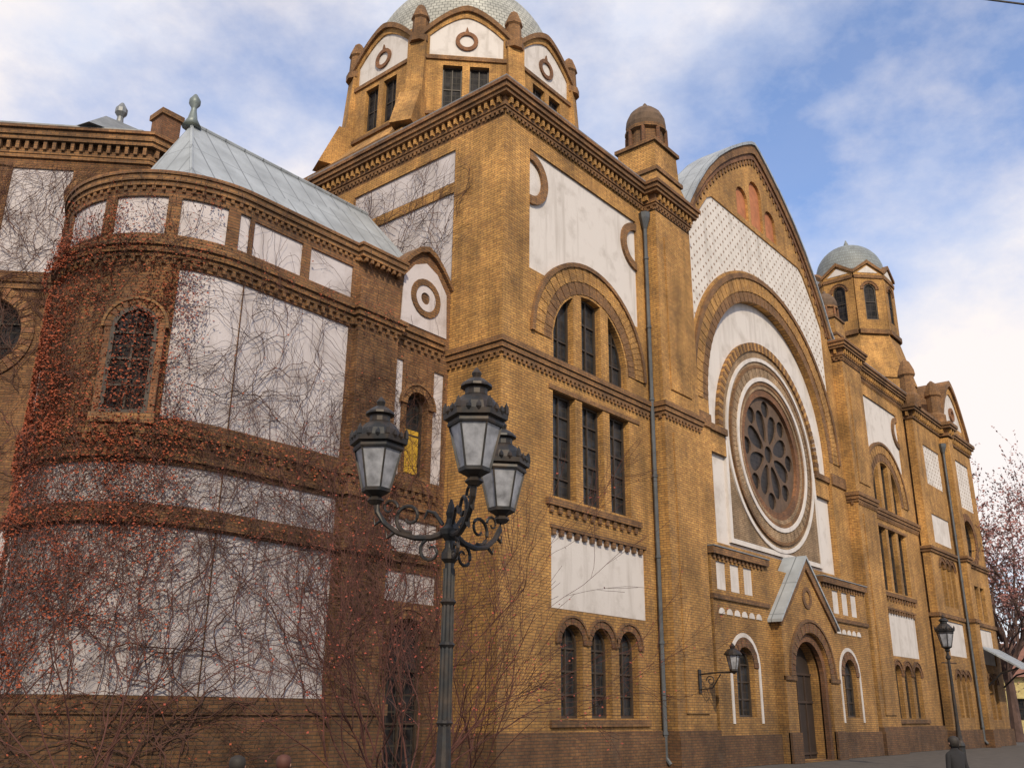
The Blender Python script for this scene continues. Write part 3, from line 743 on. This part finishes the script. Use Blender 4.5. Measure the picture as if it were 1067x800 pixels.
for k in range(8):
    ang=45*k; f=Fr((TX+math.cos(rad(ang))*ap,TY+math.sin(rad(ang))*ap,0),ang)
    w=arch(-.4,.4,24.4+tz,26.9+tz,10)
    out=[(-hw-.03,23.4+tz),(hw+.03,23.4+tz),(hw+.03,27.75+tz),(0,28.45+tz),(-hw-.03,27.75+tz)]
    plate("turret_face",f,out,[w],.02,.18,BRICK,B)
    window(B,f,w,d=.06,nx=0,nz=1,hood="arch",hmat=BRICKR,hw=.16,hd=.23,glass=GLASSD)
    m=MB()
    plate_into(m,f,[(-hw-.1,27.65+tz),(0,28.35+tz),(hw+.1,27.65+tz),(hw+.1,27.85+tz),(0,28.6+tz),(-hw-.1,27.85+tz)],[],-.1,.3,BRICKD)
    m.obox(f,-hw-.03,hw+.03,27.3+tz,27.5+tz,.1,.26,BRICKD); m.obox(f,-hw-.03,hw+.03,23.4+tz,23.7+tz,.1,.3,BRICKD); m.build("turret_moulding",B)
    plate("panel",f,[(-hw+.25,27.7+tz),(hw-.25,27.7+tz),(0,28.2+tz)],[],.1,.2,PLAST,B)
m=MB(); m.lathe(TX,TY,[(2.3,28.0+tz),(2.25,28.3+tz)]+[(2.2*math.cos(rad(t)),28.5+tz+2.2*math.sin(rad(t))) for t in range(0,86,7)]+[(.12,30.75+tz),(.16,30.95+tz),(.03,31.3+tz)],DOME2,32); m.build("turret_dome",B,origin=(TX,TY,28),smooth=True)

# ================================================================== STREET LAMP
def lantern(root,lx,ly,b,ang):
    g=MB(); g.lathe(lx,ly,[(.135,b+.1),(.255,b+.56)],LGLASS,6,rad(ang+10)); go=g.build("lantern",root)
    f=MB()
    f.lathe(lx,ly,[(.05,b-.06),(.09,b-.02),(.06,b+.02),(.15,b+.07),(.155,b+.105),(.13,b+.11)],IRON,6,rad(ang+10))
    for k in range(6):
        a=rad(ang+10+60*k); f.tube([(lx+.142*math.cos(a),ly+.142*math.sin(a),b+.08),(lx+.262*math.cos(a),ly+.262*math.sin(a),b+.58)],.013,IRON,4)
        for dk,hh in ((0,.12),(20,.07),(40,.07)):
            a2=a+rad(dk); rr=.29 if dk==0 else .268
            f.lathe(lx+rr*math.cos(a2),ly+rr*math.sin(a2),[(.01,b+.6),(.028,b+.63),(.024,b+.61+hh*.7),(.004,b+.62+hh)],IRON,5)
    f.lathe(lx,ly,[(.262,b+.5),(.27,b+.52),(.262,b+.56)],IRON,6,rad(ang+10))
    f.lathe(lx,ly,[(.26,b+.555),(.305,b+.57),(.312,b+.62),(.26,b+.635)],IRON,6,rad(ang+10))
    f.lathe(lx,ly,[(.25,b+.63),(.22,b+.71),(.155,b+.79),(.11,b+.82),(.11,b+.88),(.155,b+.895),(.15,b+.92),(.09,b+.97),(.036,b+1.0),(.05,b+1.04),(.01,b+1.1)],IRON,12)
    f._b("lantern_frame",go,(0,0,0),False,True)
def lamp_parts(root,x,y,arms):
    m=MB()
    m.lathe(x,y,[(.22,0),(.22,.12),(.16,.2),(.16,.75),(.18,.8),(.12,.95),(.08,1.05),(.06,1.5),(.048,2.9),(.048,3.0),(.085,3.04),(.085,3.1),(.055,3.15),(.05,3.22),(.1,3.28),(.11,3.33),(.06,3.38),(.04,3.44),(.052,3.5),(.03,3.58),(.01,3.64)],IRON,12)
    for k in range(8):
        a=rad(45*k); m.tube([(x+.056*math.cos(a),y+.056*math.sin(a),1.5),(x+.046*math.cos(a),y+.046*math.sin(a),2.95)],.014,IRON,4)
    for zz in (1.5,2.2,2.6): m.lathe(x,y,[(.06,zz),(.08,zz+.03),(.06,zz+.06)],IRON,12)
    m._b("post",root,(0,0,0),False,True)
    for ang,RR,dz in arms:
        c,s=math.cos(rad(ang)),math.sin(rad(ang)); q=RR/.82; P=lambda r,z:(x+c*r*q,y+s*r*q,z+dz*min(1,r/.5))
        m=MB()
        m.tube([P(.05,3.3),P(.2,3.25),P(.38,3.25),P(.56,3.3),P(.7,3.4),P(.79,3.52),P(.82,3.66)],[.04,.034,.03,.028,.028,.03,.036],IRON,8)
        sp=[]
        for i in range(22):
            t=i/21; aa=rad(-100+430*t); r=.165*(1-.75*t); sp.append(P(.44+r*math.cos(aa),3.46+r*math.sin(aa)))
        m.tube(sp,[.022*(1-.4*i/21) for i in range(22)],IRON,6)
        sp=[]
        for i in range(18):
            t=i/17; aa=rad(90-400*t); r=.13*(1-.75*t); sp.append(P(.2+r*math.cos(aa),3.12+r*math.sin(aa)))
        m.tube(sp,[.02*(1-.4*i/17) for i in range(18)],IRON,6)
        sp=[]
        for i in range(14):
            t=i/13; aa=rad(180-330*t); r=.09*(1-.7*t); sp.append(P(.66+r*math.cos(aa),3.56+r*math.sin(aa)))
        m.tube(sp,[.016*(1-.4*i/13) for i in range(14)],IRON,6)
        m.tube([P(.08,3.38),P(.17,3.5),P(.25,3.52),P(.28,3.44)],[.02,.02,.018,.01],IRON,6)
        for rr,zz in ((.6,3.3),(.74,3.44)):
            m.tube([P(rr,zz),P(rr+.07,zz-.05),P(rr+.09,zz+.03)],[.02,.015,.005],IRON,5)
        m._b("arm",root,(0,0,0),False,True)
        lantern(root,x+c*RR,y+s*RR,3.66+dz,ang)
L1=thing("street_lamp","black cast iron street lamp with three frosted lanterns","street lamp",(-11.47,-9.2,0))
lamp_parts(L1,-11.47,-9.2,[(238,.82,.0),(115,.82,.02),(8,.94,-.05)])
lx,ly=14.6,-6.4
L2=thing("street_lamp","black cast iron lamp post carrying a single lantern","street lamp",(lx,ly,0))
m=MB(); m.lathe(lx,ly,[(.2,0),(.2,.12),(.14,.2),(.14,.7),(.16,.75),(.09,.9),(.06,1.4),(.045,3.3),(.08,3.34),(.08,3.4),(.045,3.44),(.04,3.58)],IRON,12)
m.tube([(lx-.25,ly+.15,3.2),(lx+.25,ly-.15,3.2)],.018,IRON,5); m.build("post",L2)
lantern(L2,lx,ly,3.6,20)
Wl=thing("wall_lantern","small black lantern on scrolled wall bracket","lantern",(9.0,-.58,2.4))
m=MB(); m.box(8.92,9.08,-.6,-.56,2.2,2.9,IRON)
m.tube([(9,-.58,2.75),(9,-1.2,2.8),(9,-1.75,2.8)],.025,IRON,6); m.tube([(9,-.58,2.3),(9,-1.0,2.35),(9,-1.3,2.75)],.02,IRON,6)
sp=[(9,-.95+(.16*(1-.7*i/15))*math.cos(rad(30*i)),2.56+(.16*(1-.7*i/15))*math.sin(rad(30*i))) for i in range(16)]
m.tube(sp,.016,IRON,5); m.build("bracket",Wl)
m=MB(); m.lathe(9,-1.75,[(.11,2.88),(.2,3.3)],LGLASS,6); g=m.build("lantern",Wl)
m=MB(); m.lathe(9,-1.75,[(.03,2.75),(.13,2.84),(.13,2.89)],IRON,6); m.lathe(9,-1.75,[(.2,3.28),(.27,3.3),(.27,3.34),(.16,3.46),(.07,3.5),(.09,3.56),(.01,3.66)],IRON,12)
for k in range(6):
    a=rad(60*k); m.tube([(9+.115*math.cos(a),-1.75+.115*math.sin(a),2.87),(9+.205*math.cos(a),-1.75+.205*math.sin(a),3.3)],.012,IRON,4)
m.build("lantern_frame",g)

# ================================================================== VINES
def wmap(s,z,o):
    if s>AX:
        if -3.6<s<-2.1: o+=.2
        return Vector((s,WY-o,z))
    a=rad(270)-(AX-s)/AR; return Vector((AX+(AR+o)*math.cos(a),AY+(AR+o)*math.sin(a),z))
def woff(z):
    if 11.0<z<11.6: return .21
    if 12.9<z<13.4: return .17
    if 6.5<z<7.35 or 5.15<z<5.5: return .12
    if z<1.8: return .17
    return .04
def walk(mb,mapf,off,s,z,h,steps,r,smin,smax,zmin,zmax,depth,budget,tips,bias=1.3,step=.11):
    pts=[];rs=[]
    j=random.uniform(0,.04)
    for i in range(steps):
        pts.append(mapf(s,z,off(z)+j+random.uniform(0,.015))); rs.append(max(.0042,r*(1-.75*i/steps)))
        h+=random.gauss(0,.28); h+=(bias-h)*.03
        s+=math.cos(h)*step; z+=math.sin(h)*step
        if not(smin<s<smax and zmin<z<zmax): break
        if depth<3 and random.random()<.13 and budget[0]>0:
            st=int(steps*random.uniform(.3,.7))
            if st>4: budget[0]-=st; walk(mb,mapf,off,s,z,h+random.choice((-1,1))*random.uniform(.4,1.2),st,max(.005,r*.6),smin,smax,zmin,zmax,depth+1,budget,tips,bias=random.uniform(-.3,3.4),step=step)
        if random.random()<.1: tips.append((s,z))
    if len(pts)>2: mb.tube(pts,rs,VINE,3)
V=thing("climbing_vine","leafless red-brown creeper clinging to the rounded wing","plant",(-7,2,0))
mb=MB(); tips=[]; bud=[42000]
SMIN=AX-AR*2.2
for k in range(56):
    s=random.choice((random.uniform(SMIN,-7),random.uniform(SMIN,-7),random.uniform(-8,-3),random.uniform(-4,-.3)))
    walk(mb,wmap,woff,s,random.uniform(0,3),random.uniform(.8,2.3),random.randint(30,95),random.uniform(.01,.022),SMIN,-.1,0,13.2,0,bud,tips)
for k in range(200):
    s=random.uniform(SMIN,-7.9) if random.random()<.62 else random.uniform(-8.5,-2.0)
    walk(mb,wmap,woff,s,random.uniform(2.5,11.5),random.uniform(-.4,3.5),random.randint(18,65),random.uniform(.005,.011),SMIN,-.1,0,13.3,1,bud,tips,bias=random.uniform(-.4,3.5))
mb.build("stem",V,recalc=False)
def leaves(mb,mapf,off,pts,mat,size=.05):
    for s,z in pts:
        c=mapf(s+random.gauss(0,.06),z+random.gauss(0,.06),off(z)+random.uniform(.02,.12))
        a=Vector((random.gauss(0,1),random.gauss(0,1),random.gauss(0,1))).normalized(); b=a.orthogonal().normalized()*size*random.uniform(.5,1.2); a=a*size*random.uniform(.5,1.2)
        mb.add([c-a,c+b,c+a,c-b],[(0,1,2,3)],mat)
mb=MB()
t2=[t for t in tips if t[0]<-8.0 or random.random()<.3]
leaves(mb,wmap,woff,t2,VINR,.03)
ext=[]
for k in range(560):
    s0=random.uniform(SMIN,-7.9); zz=random.choice((random.gauss(10.6,1.0),random.gauss(7.8,1.1),random.uniform(5,12.5),random.uniform(2,7)))
    for j in range(int(random.expovariate(1/38.))):
        s=s0+random.gauss(0,.26); z=zz+random.gauss(0,.32)
        if SMIN<s<-7.5 and 0<z<13: ext.append((s,z))
for k in range(1100):
    s=random.uniform(-8,-2.2); z=random.choice((6.9,5.35,11.35,7.2))+random.gauss(0,.16); ext.append((s,z))
leaves(mb,wmap,woff,ext,VINR,.031)
mb.build("leaf",V,recalc=False)["kind"]="stuff"
V2=thing("climbing_vine","thin bare creeper spreading over the side wall plaster","plant",(-7,11,0))
mb=MB(); tips=[]; bud=[15000]
dmap=lambda s,z,o: FD.pt(s,z,o)
for k in range(110):
    walk(mb,dmap,lambda z:.05 if not 13.2<z<13.9 else .2,random.uniform(-8,-.2),random.uniform(6,16),random.uniform(.4,2.7),random.randint(20,60),.015,-8.5,-.1,0,17.7,0,bud,tips)
bud=[6500]
smap=lambda s,z,o: FX.pt(s,z,o)
for k in range(34):
    walk(mb,smap,lambda z:.03,random.uniform(-6.8,-2.2),random.uniform(12.5,17),random.uniform(.4,2.7),random.randint(20,45),.012,-8.5,-1.2,0,18.1,1,bud,tips)
mb.build("stem",V2,recalc=False)

# ================================================================== SHRUBS
def grow(mb,p,d,L,r,depth,buds,mat,spread=.5,kids=(2,4),bp=.5):
    n=max(3,int(L/.16)); pts=[p.copy()]; rs=[r]; q=p.copy(); dd=d.copy()
    for i in range(n):
        dd=(dd+Vector((random.gauss(0,.09),random.gauss(0,.09),random.gauss(0,.06)))).normalized()
        q=q+dd*L/n; pts.append(q.copy()); rs.append(max(.0034,r*(1-.7*(i+1)/n)))
        if depth>0 and i>=n*.25 and random.random()<kids[1]/n:
            nd=(dd+Vector((random.gauss(0,spread),random.gauss(0,spread),random.gauss(.1,spread)))).normalized()
            grow(mb,q,nd,L*random.uniform(.4,.65),rs[-1]*.65,depth-1,buds,mat,spread,kids,bp)
        if depth<=1 and random.random()<bp: buds.append(q.copy())
    mb.tube(pts,rs,mat,3 if depth<2 else 5)
def put_buds(mb,buds,mat,size):
    for c in buds:
        a=Vector((random.gauss(0,1),random.gauss(0,1),random.gauss(0,1))).normalized(); b=a.orthogonal().normalized()*size; a=a*size*random.uniform(.7,1.6)
        c=c+Vector((random.gauss(0,.03),random.gauss(0,.03),random.gauss(0,.03)))
        mb.add([c-a,c+b,c+a,c-b],[(0,1,2,3)],mat)
def shrub(x,y,h,n,wid,lab,kd=4):
    T=thing("shrub",lab,"shrub",(x,y,0),group="bare shrubs before the wall")
    mb=MB(); buds=[]
    for k in range(n):
        a=random.uniform(0,6.283); sp=random.uniform(.15,wid)
        d=Vector((math.cos(a)*sp,math.sin(a)*sp,1)).normalized()
        grow(mb,Vector((x+math.cos(a)*.25,y+math.sin(a)*.25,0)),d,h*random.uniform(.7,1.1),.018,3,buds,TWIG,.4,(2,kd),.2)
    mb.build("branch",T,recalc=False)
    m2=MB(); put_buds(m2,buds,BERRY,.018); m2.build("bud",T,recalc=False)["kind"]="stuff"
shrub(-7.2,-3.9,3.8,22,.95,"wide leafless shrub with thin reddish twigs and buds",5.6)
shrub(-4.4,-2.6,3.0,15,1.0,"leafless reddish shrub close to the brick wall",5.2)
shrub(-10.4,-.6,4.0,9,.7,"tall leafless shrub tangled with creeper by the wing",4.5)
shrub(-12.0,1.6,5.0,13,.7,"tall leafless shrub tangled with creeper by the wing",5)

# ================================================================== TREE
def tree(x,y,h,lab,seed):
    random.seed(seed)
    T=thing("tree",lab,"tree",(x,y,0)); mb=MB(); buds=[]
    mb.tube([(x,y,0),(x+.1,y,h*.18),(x-.1,y+.1,h*.34)],[.38,.3,.25],BARK,8); mb.build("trunk",T)
    mb=MB()
    for k in range(12):
        a=random.uniform(0,6.283); z=h*random.uniform(.2,.36); sp=random.uniform(.25,.9)
        grow(mb,Vector((x,y,z)),Vector((math.cos(a)*sp,math.sin(a)*sp,1)).normalized(),h*random.uniform(.42,.66),.13,3,buds,BARK,.5,(3,7))
    random.shuffle(buds)
    put_buds(mb,buds[:12000],LEAFP,.085); mb.build("crown",T,recalc=False)
tree(54,1.0,18.2,"tall sparse tree with pinkish twigs beyond the building",3)
tree(63,3.0,15,"tall sparse tree with pinkish twigs beyond the building",5)

# ================================================================== FAR HOUSE
H=thing("house","low yellow rendered house with tiled roof down the street","house",(97,4,0))
YEL=mat_simple("yellow_render",(.55,.45,.2),.9); TILE=mat_simple("roof_tile",(.2,.09,.06),.9)
FH=Fr((88,16,0),180)
hw_=[rect(s,s+1.2,1.2,3.2) for s in (1.5,4.5,7.5,10.5,13.5,16.5)]
plate("wall",FH,rect(0,24,0,5.2),hw_,-.4,0,YEL,H)
for w in hw_: window(H,FH,w,nx=1,nz=1,fw=.1)
m=MB(); m.box(88.45,106,-8,16,0,5.2,YEL); m.add([(87.5,-8.4,5.2),(87.5,16.4,5.2),(97,16.4,9),(97,-8.4,9),(106.5,-8.4,5.2),(106.5,16.4,5.2)],[(0,1,2,3),(3,2,5,4),(0,3,4),(1,5,2),(0,4,5,1)],TILE); m.build("roof",H)

# ================================================================== PERSONS
def person(x,y,h,ang,coat,hairc,lab):
    T=thing("person",lab,"person",(x,y,0)); k=h/1.7
    c,s=math.cos(ang),math.sin(ang)
    def P(a,b,z): return (x+(c*a-s*b)*k,y+(s*a+c*b)*k,z*k)
    vs=[P(0,0,.95),P(0,0,1.15),P(0,0,1.38),P(0,0,1.47),P(0.01,0,1.56),P(.02,0,1.64)]
    rr=[.15,.14,.15,.055,.085,.075]; ed=[(0,1),(1,2),(2,3),(3,4),(4,5)]
    for sd in (-1,1):
        b=len(vs); vs+=[P(0,sd*.1,.88),P(.02,sd*.11,.48),P(0,sd*.11,.08),P(.12,sd*.12,.04)]; rr+=[.09,.06,.045,.04]; ed+=[(0,b),(b,b+1),(b+1,b+2),(b+2,b+3)]
        b=len(vs); vs+=[P(0,sd*.19,1.36),P(-.02,sd*.24,1.1),P(.06,sd*.24,.86),P(.08,sd*.24,.76)]; rr+=[.06,.05,.038,.03]; ed+=[(2,b),(b,b+1),(b+1,b+2),(b+2,b+3)]
    me=bpy.data.meshes.new("body"); me.from_pydata([tuple(Vector(v)-Vector((x,y,0))) for v in vs],ed,[]); o=bpy.data.objects.new("body",me); col.objects.link(o); o.parent=T
    o.modifiers.new("skin","SKIN")
    for i,sv in enumerate(me.skin_vertices[0].data if me.skin_vertices else []): sv.radius=(rr[i]*k,rr[i]*k); sv.use_root=(i==0)
    ss=o.modifiers.new("sub","SUBSURF"); ss.levels=2; ss.render_levels=2
    me.materials.append(coat)
    m=MB(); n=14
    hx,hy,hz=P(.02,0,1.6); skin=mat_simple("skin",(.45,.25,.17),.6,0,.1)
    m.lathe(hx,hy,[(.02*k,hz-.13*k),(.06*k,hz-.11*k),(.082*k,hz-.04*k),(.09*k,hz+.02*k),(.08*k,hz+.06*k),(.03*k,hz+.1*k)],skin,n)
    nx_=P(.115,0,1.58); m.lathe(nx_[0],nx_[1],[(.018*k,nx_[2]-.02*k),(.008*k,nx_[2]+.03*k)],skin,6)
    for sd in (-1,1):
        e=P(.02,sd*.092,1.59); m.lathe(e[0],e[1],[(.008,e[2]-.03*k),(.02*k,e[2]),(.008,e[2]+.03*k)],skin,6)
        e=P(.1,sd*.03,1.605); m.lathe(e[0],e[1],[(.004,e[2]-.008),(.01,e[2]),(.004,e[2]+.008)],STONE,6)
    m.build("head",T,smooth=True)
    m=MB(); hb=P(.0,0,1.6)
    m.lathe(hb[0],hb[1],[(.09*k,hz-.08*k),(.108*k,hz+.0*k),(.112*k,hz+.05*k),(.095*k,hz+.1*k),(.04*k,hz+.13*k),(.01*k,hz+.134*k)],hairc,16); m.build("hair",T,smooth=True)
    return T
DK=mat_simple("dark_cloth",(.015,.014,.016),.9); HR=mat_simple("dark_hair",(.02,.015,.012),.7); HR2=mat_simple("auburn_hair",(.07,.022,.014),.7); JN=mat_simple("brown_jacket",(.12,.07,.05),.9)

# ================================================================== GROUND
def sheet(name,x0,x1,y0,y1,z,mat):
    m=MB(); m.add([(x0,y0,z),(x1,y0,z),(x1,y1,z),(x0,y1,z)],[(0,1,2,3)],mat); o=m.build(name); o["kind"]="structure"; return o
ASPH=mat_simple("asphalt",(.05,.05,.052),.9,0,.3,5); PAVE=mat_simple("paving",(.07,.06,.052),.9,0,.35,2.); SOIL=mat_simple("ground_soil",(.09,.08,.05),.95,0,.4,.6)
sheet("ground",-1500,1500,-1500,1500,-.13,SOIL)
sheet("road",-300,300,-30,-9.9,-.12,ASPH)
m=MB(); m.box(-300,300,-9.9,-9.75,-.2,.0,mat_simple("kerb_stone",(.25,.25,.24),.9)); o=m.build("kerb"); o["kind"]="structure"
m=MB(); m.box(-300,300,-9.75,30,-.2,-.004,PAVE); o=m.build("pavement"); o["kind"]="structure"
m=MB(); m.box(-14,-.6,-5,1.8,-.15,.03,SOIL); o=m.build("flower_bed"); o["kind"]="structure"

# ================================================================== CAMERA
C0=Vector((-18.22,-15.62,1.65))
f=980.; th=rad(19.1); roll=rad(0.6); az=rad(39.9)
Fv=Vector((math.cos(az)*math.cos(th),math.sin(az)*math.cos(th),math.sin(th)))
R=Vector((math.sin(az),-math.cos(az),0)); U=R.cross(Fv)
Rr=R*math.cos(roll)+U*math.sin(roll); Ur=U*math.cos(roll)-R*math.sin(roll)
cam=bpy.data.cameras.new("camera"); co=bpy.data.objects.new("camera",cam); col.objects.link(co)
cam.sensor_width=36; cam.lens=36*f/1067; cam.clip_end=4000; cam.clip_start=.1
M=Matrix((Rr,Ur,-Fv)).transposed().to_4x4(); M.translation=C0; co.matrix_world=M
bpy.context.scene.camera=co
# overhead cable across the street, high above the pavement (world coordinates)
cab=thing("overhead_cable","thin dark cable strung over the street","cable",(5,-10,10))
m=MB(); m.tube([(-26,10.3,23.2),(5.6,-12.55,15.3),(36,-34.5,7.7)],.02,IRON,5) if False else None
def world_at(px,py,dist):
    r=(Fv*f+Rr*(px-533.5)-Ur*(py-400)).normalized(); return C0+r*dist
p=world_at(985,-6,22); q=world_at(1085,7,22); t=(q-p)
m.tube([p-t*12,q+t*12],.02,IRON,5); m.build("wire",cab)
for px,py,dist,co_,ha,lab,an in ((248,789,10.0,DK,HR,"dark-haired person seen from behind in dark clothes",40),(296,788,10.6,JN,HR2,"auburn-haired person in brown jacket near the flower bed",30),(993,768,17.5,DK,HR,"person in black clothing standing on the pavement",60)):
    w=world_at(px,py,dist); person(w.x,w.y,w.z,rad(an),co_,ha,lab)

# ================================================================== LIGHT
SAZ,SEL=rad(230),rad(34)
sun=bpy.data.lights.new("sun","SUN"); so=bpy.data.objects.new("sun",sun); col.objects.link(so)
sun.energy=3.7; sun.angle=rad(1.2); sun.color=(1,.85,.62)
d=Vector((math.cos(SAZ)*math.cos(SEL),math.sin(SAZ)*math.cos(SEL),math.sin(SEL)))
so.rotation_euler=d.to_track_quat("Z","Y").to_euler()
wd=bpy.data.worlds.new("World"); bpy.context.scene.world=wd; wd.use_nodes=True; nt=wd.node_tree
bg=nt.nodes["Background"]; bg.inputs[1].default_value=.07
sky=N(nt,"ShaderNodeTexSky",sky_type="NISHITA"); sky.sun_disc=False; sky.sun_elevation=SEL; sky.sun_rotation=rad(90)-SAZ
tc=N(nt,"ShaderNodeTexCoord"); mp=N(nt,"ShaderNodeMapping"); nt.links.new(tc.outputs["Generated"],mp.inputs[0]); mp.inputs["Scale"].default_value=(1,1,1.6); mp.inputs["Location"].default_value=(.35,.1,.0)
n1=noise(nt,1.8,9,mp.outputs[0],.6)
sep=N(nt,"ShaderNodeSeparateXYZ"); nt.links.new(tc.outputs["Generated"],sep.inputs[0])
bias=remap(nt,math2(nt,"SUBTRACT",sep.outputs[1],sep.outputs[0]),-.5,.25,-.01,.18)
hz_=remap(nt,sep.outputs[2],.05,.5,.2,0.)
fac=remap(nt,math2(nt,"ADD",math2(nt,"ADD",n1,bias),hz_),.44,.64,.12,1)
ccol=mixc(nt,remap(nt,noise(nt,2.6,7,mp.outputs[0]),.38,.58,0,1),(9.6,10.6,13.2),(14.6,13.6,13.3))
blue=mixc(nt,1.0,sky.outputs[0],(2.1,2.6,3.3),"MULTIPLY")
nt.links.new(mixc(nt,fac,blue,ccol),bg.inputs[0])
sc=bpy.context.scene; sc.view_settings.view_transform="Standard"; sc.view_settings.look="None"; sc.view_settings.exposure=0
